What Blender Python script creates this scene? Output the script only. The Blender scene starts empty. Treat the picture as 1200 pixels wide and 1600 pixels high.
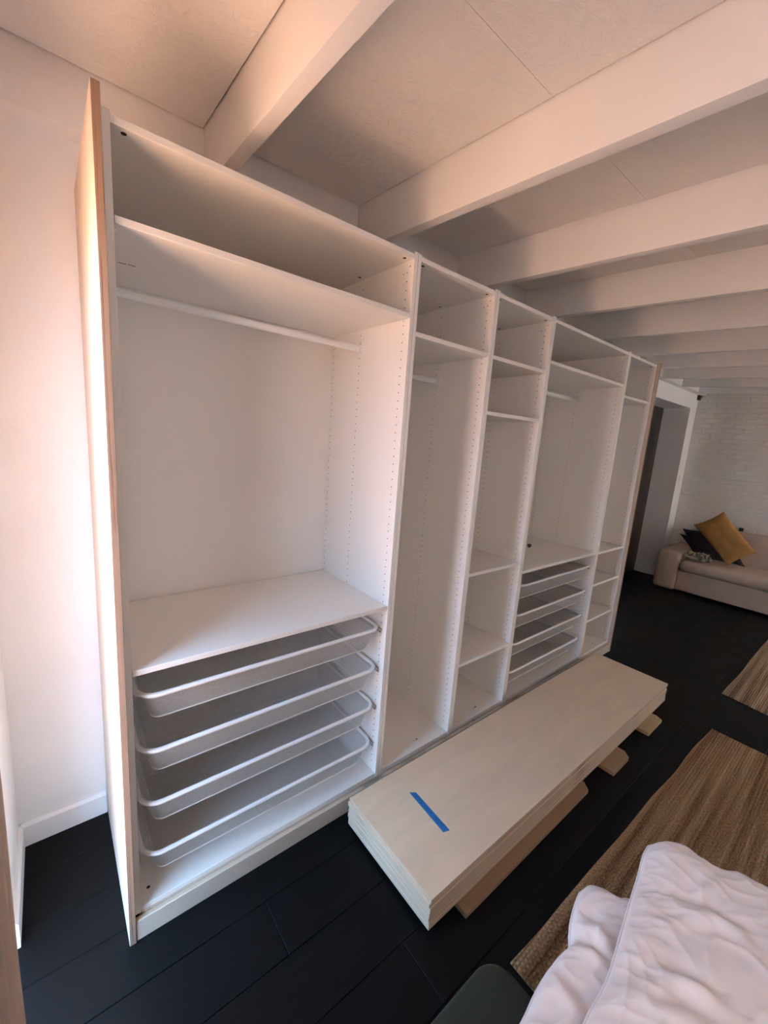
import bpy, bmesh, math, random
from mathutils import Vector, Matrix, noise

# ------------------------------------------------------------------ camera
scene = bpy.context.scene
COL = scene.collection
cam_d = bpy.data.cameras.new('camera')
cam = bpy.data.objects.new('camera', cam_d)
COL.objects.link(cam)
cam_d.sensor_fit = 'HORIZONTAL'
cam_d.sensor_width = 36.0
cam_d.lens = 645.397 * 36.0 / 1200.0
cam_d.clip_start = 0.02
R = Matrix(((0.77690584, -0.62565576, 0.07051373),
            (-0.05594925, -0.180155, -0.98204575),
            (0.62712598, 0.75901189, -0.17496844)))          # rows: right, down, forward
m = Matrix((R[0], -R[1], -R[2])).transposed().to_4x4()
m.translation = Vector((-0.13897818, -1.28236401, 1.65526019))
cam.matrix_world = m
scene.camera = cam

# ------------------------------------------------------------------ light
vs = scene.view_settings
vs.view_transform = 'Standard'
vs.look = 'None'
vs.gamma = 1.0
vs.use_curve_mapping = False
vs.exposure = 3.74
scene.cycles.max_bounces = 14
scene.cycles.diffuse_bounces = 10
scene.cycles.transparent_max_bounces = 24
scene.cycles.use_denoising = True
scene.cycles.sample_clamp_indirect = 6.0

world = bpy.data.worlds.new('world')
scene.world = world
world.use_nodes = True
bg = world.node_tree.nodes['Background']
bg.inputs['Color'].default_value = (0.36, 0.62, 1.0, 1)          # clear open sky
bg.inputs['Strength'].default_value = 1.4

sun_d = bpy.data.lights.new('sun', 'SUN')
sun_d.energy = 7.5
sun_d.color = (1.0, 0.90, 0.78)
sun_d.angle = 0.01
sun = bpy.data.objects.new('sun', sun_d)
COL.objects.link(sun)
sun.rotation_euler = Vector((-0.05, -0.55, -0.80)).to_track_quat('-Z', 'Y').to_euler()

# light from the sky and the sunlit ground comes in through the two openings
def portal(name, loc, direction, sx, sy):
    d = bpy.data.lights.new(name, 'AREA')
    d.shape = 'RECTANGLE'; d.size = sx; d.size_y = sy
    d.cycles.is_portal = True
    o = bpy.data.objects.new(name, d); COL.objects.link(o)
    o.location = loc
    o.rotation_euler = Vector(direction).to_track_quat('-Z', 'Z').to_euler()

# ------------------------------------------------------------------ constants of the place
WY = 0.585          # wall behind the wardrobes
WX = -0.302         # window wall
RX = 6.80           # brick wall
FY = -4.60          # wall behind the camera
WIN = (-0.50, 0.17, 0.0, 2.20)      # garden door opening y0 y1 z0 z1 in the window wall
FILL_WIN = (-2.50, -1.35, 0.90, 2.40)    # added opening behind the camera, for fill light
def cz(y): return 2.703 + 0.053 * (y - 0.505)     # ceiling slopes a little
def bz(y): return 2.514 + 0.053 * (y - 0.505)     # undersides of the beams
rnd = random.Random(4)

# ------------------------------------------------------------------ materials
def mat(name, color, rough=0.6, spec=0.5, metallic=0.0):
    m = bpy.data.materials.new(name); m.use_nodes = True
    b = m.node_tree.nodes['Principled BSDF']
    b.inputs['Base Color'].default_value = (*color, 1)
    b.inputs['Roughness'].default_value = rough
    b.inputs['Specular IOR Level'].default_value = spec
    b.inputs['Metallic'].default_value = metallic
    return m
class N:
    """small node helper for one material"""
    def __init__(s, m):
        s.m = m; s.t = m.node_tree; s.b = s.t.nodes['Principled BSDF']
    def n(s, kind, **kw):
        x = s.t.nodes.new(kind)
        for k, v in kw.items():
            if k in x.inputs.keys(): x.inputs[k].default_value = v
            else: setattr(x, k, v)
        return x
    def l(s, a, b): s.t.links.new(a, b)
    def coord(s, scale=(1, 1, 1), kind='Object', rot=(0, 0, 0)):
        c = s.n('ShaderNodeTexCoord'); mp = s.n('ShaderNodeMapping')
        mp.inputs['Scale'].default_value = scale; mp.inputs['Rotation'].default_value = rot
        s.l(c.outputs[kind], mp.inputs['Vector']); return mp.outputs['Vector']
    def noise(s, vec, scale, detail=3, rough=0.5, dist=0.0):
        x = s.n('ShaderNodeTexNoise'); x.inputs['Scale'].default_value = scale
        x.inputs['Detail'].default_value = detail; x.inputs['Roughness'].default_value = rough
        x.inputs['Distortion'].default_value = dist
        s.l(vec, x.inputs['Vector']); return x.outputs['Fac']
    def ramp(s, fac, stops):
        r = s.n('ShaderNodeValToRGB'); e = r.color_ramp.elements
        while len(e) < len(stops): e.new(0.5)
        for q, (p, c) in zip(e, stops):
            q.position = p; q.color = (*c, 1)
        s.l(fac, r.inputs['Fac']); return r.outputs['Color']
    def color(s, out): s.l(out, s.b.inputs['Base Color'])
    def bump(s, h, strength=0.2, dist=0.01):
        b = s.n('ShaderNodeBump'); b.inputs['Strength'].default_value = strength
        b.inputs['Distance'].default_value = dist
        s.l(h, b.inputs['Height']); s.l(b.outputs['Normal'], s.b.inputs['Normal'])

def paint(name, c, rough=0.75, bump=0.15, scale=60, dist=0.004, vary=0.03):
    m = mat(name, c, rough, 0.3); k = N(m); v = k.coord()
    f = k.noise(v, 3.0, 4)
    k.color(k.ramp(f, [(0.3, tuple(x * (1 - vary) for x in c)), (0.7, tuple(min(1, x * (1 + vary)) for x in c))]))
    k.bump(k.noise(v, scale, 4), bump, dist)
    return m
M = {}
M['wall'] = paint('white_wall_paint', (0.80, 0.785, 0.76))
M['trim'] = paint('white_gloss_paint', (0.80, 0.79, 0.77), 0.45, 0.08)
M['beam'] = paint('white_beam_paint', (0.78, 0.755, 0.725), 0.7, 0.25, 45, 0.004)
def plaster():
    m = mat('trowelled_ceiling', (0.74, 0.715, 0.68), 0.7, 0.3); k = N(m); v = k.coord()
    f = k.noise(v, 2.2, 5, 0.6)
    k.color(k.ramp(f, [(0.3, (0.70, 0.67, 0.635)), (0.7, (0.76, 0.735, 0.70))]))
    h = k.noise(k.coord((1, 1.8, 1)), 14, 6, 0.65, 1.2)
    k.bump(h, 0.5, 0.009)
    return m
M['ceiling'] = plaster()
M['brick'] = paint('painted_brick', (0.70, 0.665, 0.61), 0.8, 0.5, 70, 0.006, 0.05)
M['mortar'] = paint('painted_mortar', (0.69, 0.655, 0.60), 0.85, 0.4, 90)
M['gap'] = mat('dark_gap', (0.10, 0.085, 0.07), 0.9)
M['white'] = paint('white_melamine', (0.80, 0.775, 0.725), 0.42, 0.03, 300, 0.001, 0.012)
M['metal'] = mat('white_metal', (0.80, 0.79, 0.77), 0.35)
M['runner'] = mat('grey_runner', (0.55, 0.55, 0.54), 0.4, 0.5, 0.6)
M['hole'] = mat('drilled_hole', (0.035, 0.027, 0.02), 0.9)
M['black'] = mat('black_plastic', (0.012, 0.011, 0.010), 0.4)
M['ink'] = mat('ink', (0.01, 0.012, 0.03), 0.8)
M['tape'] = mat('blue_masking_tape', (0.015, 0.16, 0.42), 0.65)
def floor_mat():
    m = mat('black_stained_oak', (0.012, 0.011, 0.012), 0.5, 0.15); k = N(m)
    v = k.coord((0.7, 9, 1))
    f = k.noise(v, 9, 6, 0.6, 0.5)
    k.color(k.ramp(f, [(0.25, (0.0022, 0.0019, 0.002)), (0.8, (0.0055, 0.005, 0.0053))]))
    k.bump(f, 0.12, 0.002)
    s = k.n('ShaderNodeMapRange'); s.inputs['To Min'].default_value = 0.42; s.inputs['To Max'].default_value = 0.62
    k.l(k.noise(k.coord((1, 1, 1)), 6, 4), s.inputs['Value']); k.l(s.outputs['Result'], k.b.inputs['Roughness'])
    return m
M['floor'] = floor_mat()
M['subfloor'] = mat('black_subfloor', (0.004, 0.004, 0.004), 0.9)
def birch(name, c, grain):
    m = mat(name, c, 0.55, 0.35); k = N(m)
    f = k.noise(k.coord(grain), 4, 5, 0.6, 0.8)
    d = k.noise(k.coord(), 140, 2)
    mix = k.n('ShaderNodeMath', operation='MULTIPLY_ADD'); k.l(d, mix.inputs[0]); mix.inputs[1].default_value = 0.35; k.l(f, mix.inputs[2])
    k.color(k.ramp(mix.outputs[0], [(0.35, tuple(x * 0.90 for x in c)), (0.95, tuple(min(1, x * 1.07) for x in c))]))
    return m
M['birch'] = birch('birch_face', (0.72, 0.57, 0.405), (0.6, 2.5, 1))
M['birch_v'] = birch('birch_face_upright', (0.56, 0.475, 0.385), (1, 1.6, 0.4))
def plyedge(name, axis, light, dark, layers=700.0):
    m = mat(name, light, 0.7, 0.2); k = N(m)
    sc = {'x': (layers, 5, 2.0), 'z': (2.0, 2.0, layers), 'y': (2, layers, 2)}[axis]
    f = k.noise(k.coord(tuple(x / 100 for x in sc)), 100 * 0.9, 2, 0.5)
    g = k.noise(k.coord(tuple(x / 8 if x < 100 else x / 100 for x in sc)), 30, 3)
    a = k.n('ShaderNodeMath', operation='MULTIPLY_ADD'); k.l(g, a.inputs[0]); a.inputs[1].default_value = 0.4; k.l(f, a.inputs[2])
    k.color(k.ramp(a.outputs[0], [(0.45, dark), (0.62, light), (0.9, tuple(x * 1.12 for x in light))]))
    return m
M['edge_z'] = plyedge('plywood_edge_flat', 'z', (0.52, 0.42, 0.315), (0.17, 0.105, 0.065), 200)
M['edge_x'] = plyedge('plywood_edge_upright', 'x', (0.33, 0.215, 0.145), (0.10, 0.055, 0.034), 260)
M['cardboard'] = birch('brown_board', (0.33, 0.22, 0.135), (1, 1, 1))
M['cardboard_y'] = birch('yellowish_board', (0.40, 0.315, 0.18), (1, 1, 1))
def mesh_mat():
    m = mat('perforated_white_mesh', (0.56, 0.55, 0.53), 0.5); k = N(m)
    tc = k.n('ShaderNodeTexCoord'); sp = k.n('ShaderNodeSeparateXYZ'); k.l(tc.outputs['UV'], sp.inputs[0])
    def tri(sgn):
        a = k.n('ShaderNodeMath', operation='ADD' if sgn > 0 else 'SUBTRACT'); k.l(sp.outputs[0], a.inputs[0]); k.l(sp.outputs[1], a.inputs[1])
        b = k.n('ShaderNodeMath', operation='MULTIPLY'); k.l(a.outputs[0], b.inputs[0]); b.inputs[1].default_value = 1 / 0.0074
        c = k.n('ShaderNodeMath', operation='FRACT'); k.l(b.outputs[0], c.inputs[0])
        d = k.n('ShaderNodeMath', operation='GREATER_THAN'); k.l(c.outputs[0], d.inputs[0]); d.inputs[1].default_value = 0.27
        return d.outputs[0]
    h = k.n('ShaderNodeMath', operation='MULTIPLY'); k.l(tri(1), h.inputs[0]); k.l(tri(-1), h.inputs[1])
    inv = k.n('ShaderNodeMath', operation='SUBTRACT'); inv.inputs[0].default_value = 1.0; k.l(h.outputs[0], inv.inputs[1])
    k.l(inv.outputs[0], k.b.inputs['Alpha'])
    return m
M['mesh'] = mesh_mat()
def fabric(name, c, scale=400, bump=0.25, vary=0.08, rough=0.9, big=6):
    m = mat(name, c, rough, 0.15); k = N(m); v = k.coord()
    k.color(k.ramp(k.noise(v, big, 4), [(0.3, tuple(x * (1 - vary) for x in c)), (0.7, tuple(min(1, x * (1 + vary)) for x in c))]))
    k.bump(k.noise(v, scale, 2), bump, 0.002)
    return m
M['sofa'] = fabric('beige_upholstery', (0.50, 0.385, 0.30))
M['mustard'] = fabric('mustard_velvet', (0.38, 0.20, 0.068), 200, 0.2, 0.14, 0.85, 12)
M['navy'] = fabric('dark_cotton', (0.030, 0.024, 0.030), 300, 0.2)
M['linen'] = fabric('white_cotton', (0.88, 0.85, 0.86), 500, 0.1, 0.02)
M['curtain'] = fabric('beige_linen', (0.52, 0.40, 0.32), 260, 0.4, 0.1)
M['sheer'] = fabric('warm_filter_cloth', (0.60, 0.52, 0.44), 260, 0.2, 0.05)  # cloth of the added curtain that warms the far fill light
M['lined'] = fabric('dim_filter_cloth', (0.52, 0.42, 0.34), 260, 0.2, 0.05)  # denser cloth of the added curtain, dims the fill behind the camera
for nm, fac, tc_ in (('curtain', 0.12, (0.62, 0.50, 0.40, 1)), ('lined', 0.50, (0.90, 0.79, 0.66, 1)), ('sheer', 0.92, (0.97, 0.86, 0.69, 1))):
    k = N(M[nm])
    tr_ = k.n('ShaderNodeBsdfTranslucent'); tr_.inputs['Color'].default_value = tc_
    mx = k.n('ShaderNodeMixShader'); mx.inputs[0].default_value = fac
    k.l(k.b.outputs[0], mx.inputs[1]); k.l(tr_.outputs[0], mx.inputs[2])
    k.l(mx.outputs[0], [n for n in k.t.nodes if n.type == 'OUTPUT_MATERIAL'][0].inputs['Surface'])
M['green'] = fabric('dark_green_plastic', (0.015, 0.028, 0.022), 200, 0.03, 0.06, 0.42)
M['green'].node_tree.nodes['Principled BSDF'].inputs['Specular IOR Level'].default_value = 0.5
def throw_mat():
    m = mat('patterned_throw', (0.3, 0.3, 0.25), 0.9, 0.1); k = N(m)
    k.color(k.ramp(k.noise(k.coord((1, 1, 1)), 13, 1, 0.4, 1.5), [(0.38, (0.10, 0.10, 0.09)), (0.48, (0.40, 0.37, 0.30)), (0.58, (0.45, 0.42, 0.34)), (0.66, (0.50, 0.33, 0.10))]))
    return m
M['throw'] = throw_mat()
def jute(name, c1, c2, c3):
    m = mat(name, c2, 0.95, 0.1); k = N(m)
    st = k.noise(k.coord((0.22, 9, 1)), 3.0, 4, 0.62, 0.2)       # colour bands along the length
    sm = k.noise(k.coord((22, 70, 1)), 3.0, 3, 0.6)
    a = k.n('ShaderNodeMath', operation='MULTIPLY_ADD'); k.l(sm, a.inputs[0]); a.inputs[1].default_value = 0.55; k.l(st, a.inputs[2])
    k.color(k.ramp(a.outputs[0], [(0.56, c1), (0.76, c2), (0.98, c3)]))
    tc = k.n('ShaderNodeTexCoord'); sp = k.n('ShaderNodeSeparateXYZ'); k.l(tc.outputs['Object'], sp.inputs[0])
    def saw(i, per, off=None):
        b = k.n('ShaderNodeMath', operation='MULTIPLY_ADD'); k.l(sp.outputs[i], b.inputs[0]); b.inputs[1].default_value = 2 * math.pi / per
        if off is not None: k.l(off, b.inputs[2])
        s = k.n('ShaderNodeMath', operation='SINE'); k.l(b.outputs[0], s.inputs[0])
        return s.outputs[0]
    rowi = k.n('ShaderNodeMath', operation='MULTIPLY'); k.l(sp.outputs[1], rowi.inputs[0]); rowi.inputs[1].default_value = 1 / 0.0125
    fl = k.n('ShaderNodeMath', operation='FLOOR'); k.l(rowi.outputs[0], fl.inputs[0])
    ph = k.n('ShaderNodeMath', operation='MULTIPLY'); k.l(fl.outputs[0], ph.inputs[0]); ph.inputs[1].default_value = math.pi
    b1 = k.n('ShaderNodeMath', operation='MULTIPLY'); k.l(rowi.outputs[0], b1.inputs[0]); b1.inputs[1].default_value = math.pi
    s1 = k.n('ShaderNodeMath', operation='SINE'); k.l(b1.outputs[0], s1.inputs[0])
    ab = k.n('ShaderNodeMath', operation='ABSOLUTE'); k.l(s1.outputs[0], ab.inputs[0])
    s2 = saw(0, 0.018, ph.outputs[0])
    h = k.n('ShaderNodeMath', operation='MULTIPLY_ADD'); k.l(s2, h.inputs[0]); h.inputs[1].default_value = 0.35; k.l(ab.outputs[0], h.inputs[2])
    h2 = k.n('ShaderNodeMath', operation='MULTIPLY_ADD'); k.l(sm, h2.inputs[0]); h2.inputs[1].default_value = 0.5; k.l(h.outputs[0], h2.inputs[2])
    k.bump(h2.outputs[0], 0.9, 0.006)
    return m
M['jute'] = jute('jute_weave', (0.125, 0.058, 0.024), (0.335, 0.190, 0.096), (0.54, 0.355, 0.205))
M['jute_far'] = jute('pale_jute_weave', (0.20, 0.11, 0.06), (0.38, 0.25, 0.155), (0.55, 0.40, 0.27))
M['door'] = birch('dark_brown_wood', (0.035, 0.024, 0.017), (3, 1, 0.4))
def paving():
    m = mat('terracotta_paving', (0.50, 0.27, 0.16), 0.9, 0.2); k = N(m)
    br = k.n('ShaderNodeTexBrick'); br.inputs['Scale'].default_value = 4
    br.inputs['Color1'].default_value = (0.52, 0.27, 0.15, 1); br.inputs['Color2'].default_value = (0.46, 0.24, 0.14, 1); br.inputs['Mortar'].default_value = (0.42, 0.28, 0.2, 1)
    k.l(k.coord(), br.inputs['Vector']); k.color(br.outputs['Color'])
    return m
M['paving'] = paving()

# ------------------------------------------------------------------ mesh helpers
class MB:
    def __init__(s): s.v = []; s.f = []; s.mi = []; s.uv = {}
    def add(s, vs, fs, mi=0):
        o = len(s.v); s.v += [Vector(p) for p in vs]
        for f in fs: s.f.append(tuple(o + i for i in f)); s.mi.append(mi)
        return s
    def box(s, x0, x1, y0, y1, z0, z1, mi=0, sides=None):
        """sides: dict face->material index, faces: -x +x -y +y -z +z"""
        v = [(x0, y0, z0), (x1, y0, z0), (x1, y1, z0), (x0, y1, z0), (x0, y0, z1), (x1, y0, z1), (x1, y1, z1), (x0, y1, z1)]
        fs = {'-z': (0, 3, 2, 1), '+z': (4, 5, 6, 7), '-y': (0, 1, 5, 4), '+y': (2, 3, 7, 6), '-x': (0, 4, 7, 3), '+x': (1, 2, 6, 5)}
        o = len(s.v); s.v += [Vector(p) for p in v]
        for k, f in fs.items():
            s.f.append(tuple(o + i for i in f)); s.mi.append((sides or {}).get(k, mi))
        return s
    def tube(s, pts, r, n=8, closed=False, mi=0, cap=True):
        pts = [Vector(p) for p in pts]; L = len(pts); o = len(s.v); up0 = None
        for i, p in enumerate(pts):
            a = pts[(i - 1) % L] if (closed or i > 0) else p
            b = pts[(i + 1) % L] if (closed or i < L - 1) else p
            t = (b - a).normalized()
            up = Vector((0, 0, 1)) if abs(t.z) < 0.9 else Vector((1, 0, 0))
            x = t.cross(up).normalized(); y = x.cross(t).normalized()
            rr = r[i] if isinstance(r, (list, tuple)) else r
            for j in range(n):
                q = 2 * math.pi * j / n
                s.v.append(p + x * (rr * math.cos(q)) + y * (rr * math.sin(q)))
        for i in range(L if closed else L - 1):
            i2 = (i + 1) % L
            for j in range(n):
                j2 = (j + 1) % n
                s.f.append((o + i * n + j, o + i * n + j2, o + i2 * n + j2, o + i2 * n + j)); s.mi.append(mi)
        if cap and not closed:
            s.f.append(tuple(o + j for j in range(n - 1, -1, -1))); s.mi.append(mi)
            s.f.append(tuple(o + (L - 1) * n + j for j in range(n))); s.mi.append(mi)
        return s
    def disc(s, c, nrm, r, h=0.0006, n=8, mi=0):
        """a very shallow plug standing on a surface"""
        c = Vector(c); nrm = Vector(nrm).normalized()
        up = Vector((0, 0, 1)) if abs(nrm.z) < 0.9 else Vector((1, 0, 0))
        x = nrm.cross(up).normalized(); y = x.cross(nrm)
        ring = [c + x * (r * math.cos(2 * math.pi * j / n)) + y * (r * math.sin(2 * math.pi * j / n)) for j in range(n)]
        o = len(s.v); s.v += ring + [p + nrm * h for p in ring]
        top = tuple(o + n + j for j in range(n)); s.f.append(top); s.mi.append(mi)
        for j in range(n):
            s.f.append((o + j, o + (j + 1) % n, o + n + (j + 1) % n, o + n + j)); s.mi.append(mi)
        return s
    def grid(s, P, nu, nv, closed_u=False, mi=0):
        """P(i,j) -> point, i in 0..nu, j in 0..nv"""
        o = len(s.v)
        for i in range(nu + 1):
            for j in range(nv + 1): s.v.append(Vector(P(i, j)))
        for i in range(nu):
            for j in range(nv):
                a = o + i * (nv + 1) + j
                s.f.append((a, a + nv + 1, a + nv + 2, a + 1)); s.mi.append(mi)
        return s

OFF = {}
def smooth_mesh(me, angle=40):
    for p in me.polygons: p.use_smooth = True
    try: me.set_sharp_from_angle(angle=math.radians(angle))
    except Exception: pass
def link(name, mb, mats, parent=None, smooth=False, weld=False, bevel=0.0, seg=2, recalc=True):
    """mb in world coordinates -> one mesh object (child of parent when given)"""
    off = OFF.get(parent, Vector((0, 0, 0))) if parent else Vector((0, 0, 0))
    me = bpy.data.meshes.new(name)
    me.from_pydata([v - off for v in mb.v], [], mb.f)
    mats = mats if isinstance(mats, (list, tuple)) else [mats]
    for q in mats: me.materials.append(q)
    for p, i in zip(me.polygons, mb.mi): p.material_index = i
    b = bmesh.new(); b.from_mesh(me)
    if weld: bmesh.ops.remove_doubles(b, verts=b.verts, dist=1e-5)
    if recalc: bmesh.ops.recalc_face_normals(b, faces=b.faces)
    if bevel: bmesh.ops.bevel(b, geom=list(b.edges), offset=bevel, segments=seg, profile=0.7, affect='EDGES', clamp_overlap=True)
    b.to_mesh(me); b.free()
    if smooth or bevel: smooth_mesh(me)
    o = bpy.data.objects.new(name, me); COL.objects.link(o)
    if parent: o.parent = parent
    OFF[o] = off
    return o
def root(name, loc, label, cat, group=None):
    o = bpy.data.objects.new(name, None); COL.objects.link(o)
    o.location = loc; o.empty_display_size = 0.1
    OFF[o] = Vector(loc)
    return tag(o, label, cat, group)
def tag(o, label=None, cat=None, group=None, kind=None):
    if label: o['label'] = label
    if cat: o['category'] = cat
    if group: o['group'] = group
    if kind: o['kind'] = kind
    return o
def recenter(o, loc):
    """move a top-level mesh's origin to its base"""
    loc = Vector(loc); o.data.transform(Matrix.Translation(-loc)); o.location = loc; OFF[o] = loc
    return o

# ================================================================== STRUCTURE
# floor with planks
fl = link('floor', MB().box(WX - 0.5, RX + 0.3, FY - 0.3, WY + 1.5, -0.12, -0.012), M['subfloor'])
tag(fl, kind='structure', label='black stained wide plank floor')
PW = 0.1905
plank_mesh = {}
def plank(x0, x1, y0):
    L = round(x1 - x0, 3)
    if L not in plank_mesh:
        mb = MB(); c = 0.0014; g = 0.0006
        b0 = [(g, g), (L - g, g), (L - g, PW - g), (g, PW - g)]
        b1 = [(g + c, g + c), (L - g - c, g + c), (L - g - c, PW - g - c), (g + c, PW - g - c)]
        vs_ = [(x, y, -0.012) for x, y in b0] + [(x, y, -0.0018) for x, y in b0] + [(x, y, 0.0) for x, y in b1]
        fs = [(0, 3, 2, 1), (8, 9, 10, 11)]
        for k in range(4):
            k2 = (k + 1) % 4
            fs += [(k, k2, 4 + k2, 4 + k), (4 + k, 4 + k2, 8 + k2, 8 + k)]
        mb.add(vs_, fs)
        me = bpy.data.meshes.new('plank'); me.from_pydata([tuple(v) for v in mb.v], [], mb.f); me.materials.append(M['floor'])
        plank_mesh[L] = me
    o = bpy.data.objects.new('plank', plank_mesh[L]); COL.objects.link(o); o.parent = fl
    o.location = (x0, y0, rnd.uniform(-0.0004, 0.0))
for r in range(30):
    y0 = -0.148 + PW * (3 - r)
    ya = y0
    if y0 < FY - 0.2: break
    xs = WX - 0.3
    first = {4: 0.378 - xs}.get(r, rnd.choice((0.5, 0.9, 1.3, 1.7)))
    if r == 4: first = 0.378 - xs
    x = xs; L = first
    end = RX if y0 < 0.5 else RX
    while x < end - 0.01:
        x1 = min(x + L, end); plank(x, x1, y0); x = x1; L = 1.9
for r in (1, 2):        # the recess of the doorway
    plank(5.2, 6.6, -0.148 + PW * (3 + r))

# ceiling: roof slab, panels between the beams, beams, wall plate
X0, X1, Y0, Y1 = WX - 0.35, RX + 0.2, FY - 0.2, WY + 0.3
ce = MB()
def slab(mb, x0, x1, y0, y1, za, zb, mi=0):
    v = [(x0, y0, za(y0)), (x1, y0, za(y0)), (x1, y1, za(y1)), (x0, y1, za(y1)), (x0, y0, zb(y0)), (x1, y0, zb(y0)), (x1, y1, zb(y1)), (x0, y1, zb(y1))]
    mb.add(v, [(0, 3, 2, 1), (4, 5, 6, 7), (0, 1, 5, 4), (2, 3, 7, 6), (0, 4, 7, 3), (1, 2, 6, 5)], mi)
slab(ce, X0, X1, Y0, Y1, lambda y: cz(y) + 0.012, lambda y: cz(y) + 0.18)
ceil = link('ceiling', ce, M['gap']); tag(ceil, kind='structure', label='white ceiling of trowelled boards between painted joists')
BX = [0.368, 1.052, 1.757, 2.447, 3.14, 3.81, 4.47, 5.14, 5.80, 6.45]
BW = 0.045
edges = [WX - 0.02] + [q for x in BX for q in (x, x + BW)] + [RX + 0.02]
joint = -0.472
for i in range(0, len(edges), 2):
    a, b = edges[i], edges[i + 1]
    for (ya, yb) in ((joint + 0.0005, 0.4995), (joint - 2.0, joint - 0.0005), (FY, joint - 2.003)):
        mb = MB(); slab(mb, a + 0.0055, b - 0.0055, ya, yb, cz, lambda y: cz(y) + 0.0125)
        link('ceiling_panel', mb, M['ceiling'], ceil)
for x in BX:
    mb = MB(); slab(mb, x, x + BW, FY, 0.506, bz, lambda y: cz(y) + 0.013)
    link('beam', mb, M['beam'], ceil, bevel=0.003)
mb = MB(); mb.box(WX - 0.02, RX + 0.02, 0.505, WY + 0.02, 2.528, 2.72)
tr = link('trim_1', mb, M['beam'], bevel=0.003); tag(tr, kind='structure', label='white wall plate beam along the top of the wardrobe wall')

# wall behind wardrobes, with a doorway at the far end
DX0, DX1, DZ = 5.10, 6.547, 2.338
mb = MB()
mb.box(WX - 0.3, DX0, WY, WY + 0.31, -0.1, 2.80); mb.box(DX1, RX + 0.25, WY, WY + 0.31, -0.1, 2.80)
mb.box(DX0, DX1, WY, WY + 0.31, DZ, 2.80)
tag(link('wall_back', mb, M['wall']), kind='structure', label='white wall behind the wardrobes with a doorway at its far end')
mb = MB(); mb.box(DX0 - 0.1, DX1 + 0.1, WY + 0.311, WY + 0.36, 0.0, 2.45)
dr = link('door_1', mb, M['door'], bevel=0.002); tag(dr, kind='structure', label='dark brown wooden door in the doorway recess')
for (z0, z1) in ((0.15, 1.0), (1.12, 2.15)):
    for (xa, xb) in ((5.25, 5.80), (5.92, 6.46)):
        mb = MB().box(xa, xb, WY + 0.303, WY + 0.311, z0, z1); link('door_panel', mb, M['door'], dr, bevel=0.004)
# end wall in painted brick
mb = MB().box(RX + 0.0042, RX + 0.25, FY - 0.2, WY + 0.05, -0.1, 2.80)
wr = link('wall_right', mb, M['mortar']); tag(wr, kind='structure', label='white painted brick wall behind the sofa')
mb = MB(); bh, bl = 0.0655, 0.222
for r in range(40):
    z0 = r * bh; y = WY - (bl / 2 if r % 2 else 0)
    if r % 2: y = WY + bl / 2
    while y > FY + 0.1:
        ya, yb = max(y - bl + 0.007, FY), min(y, WY)
        zt = min(z0 + bh - 0.006, 2.62); dx = rnd.uniform(-0.003, 0.002); t = rnd.uniform(-0.0025, 0.0025)
        if yb - ya > 0.02:
            x = RX + dx; g = 0.006
            v = [(RX + 0.0055, ya, z0), (RX + 0.0055, yb, z0), (RX + 0.0055, yb, zt), (RX + 0.0055, ya, zt),
                 (x + t, ya + g, z0 + g), (x - t, yb - g, z0 + g), (x - t, yb - g, zt - g), (x + t, ya + g, zt - g)]
            mb.add(v, [(4, 7, 6, 5), (0, 4, 5, 1), (1, 5, 6, 2), (2, 6, 7, 3), (3, 7, 4, 0)])
        y -= bl
tag(link('brick', mb, M['brick'], wr), kind='stuff')
# window wall
wy0, wy1, wz0, wz1 = WIN
mb = MB()
mb.box(WX - 0.26, WX, wy1, WY + 0.31, -0.1, 2.80); a3, b3, c3, d3 = FILL_WIN
mb.box(WX - 0.26, WX, b3, wy0, -0.1, 2.80); mb.box(WX - 0.26, WX, FY - 0.2, a3, -0.1, 2.80); mb.box(WX - 0.26, WX, a3, b3, -0.1, c3); mb.box(WX - 0.26, WX, a3, b3, d3, 2.80); mb.box(WX - 0.26, WX, wy0, wy1, wz1, 2.80)
tag(link('wall_left', mb, M['wall']), kind='structure', label='white window wall at the left with a tall opening')
mb = MB(); fx0, fx1 = WX - 0.17, WX - 0.11
mb.box(fx0, fx1, wy0, wy0 + 0.05, 0.0, wz1); mb.box(fx0, fx1, wy1 - 0.05, wy1, 0.0, wz1); mb.box(fx0, fx1, wy0 + 0.05, wy1 - 0.05, wz1 - 0.05, wz1); mb.box(fx0, fx1, wy0 + 0.05, wy1 - 0.05, 0, 0.03)
tag(link('window_1', mb, M['trim'], bevel=0.002), kind='structure', label='white frame of the open garden door beside the curtain')
mb = MB()  # added window out of view, brightens the bedding and wardrobes
mb.box(fx0, fx1, a3, a3 + 0.05, c3, d3); mb.box(fx0, fx1, b3 - 0.05, b3, c3, d3); mb.box(fx0, fx1, a3, b3, d3 - 0.05, d3); mb.box(fx0, fx1, a3, b3, c3, c3 + 0.05)
tag(link('fill_window', mb, M['trim']), kind='structure', label='white frame of an added unseen window that brightens the room from behind the camera')
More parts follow.
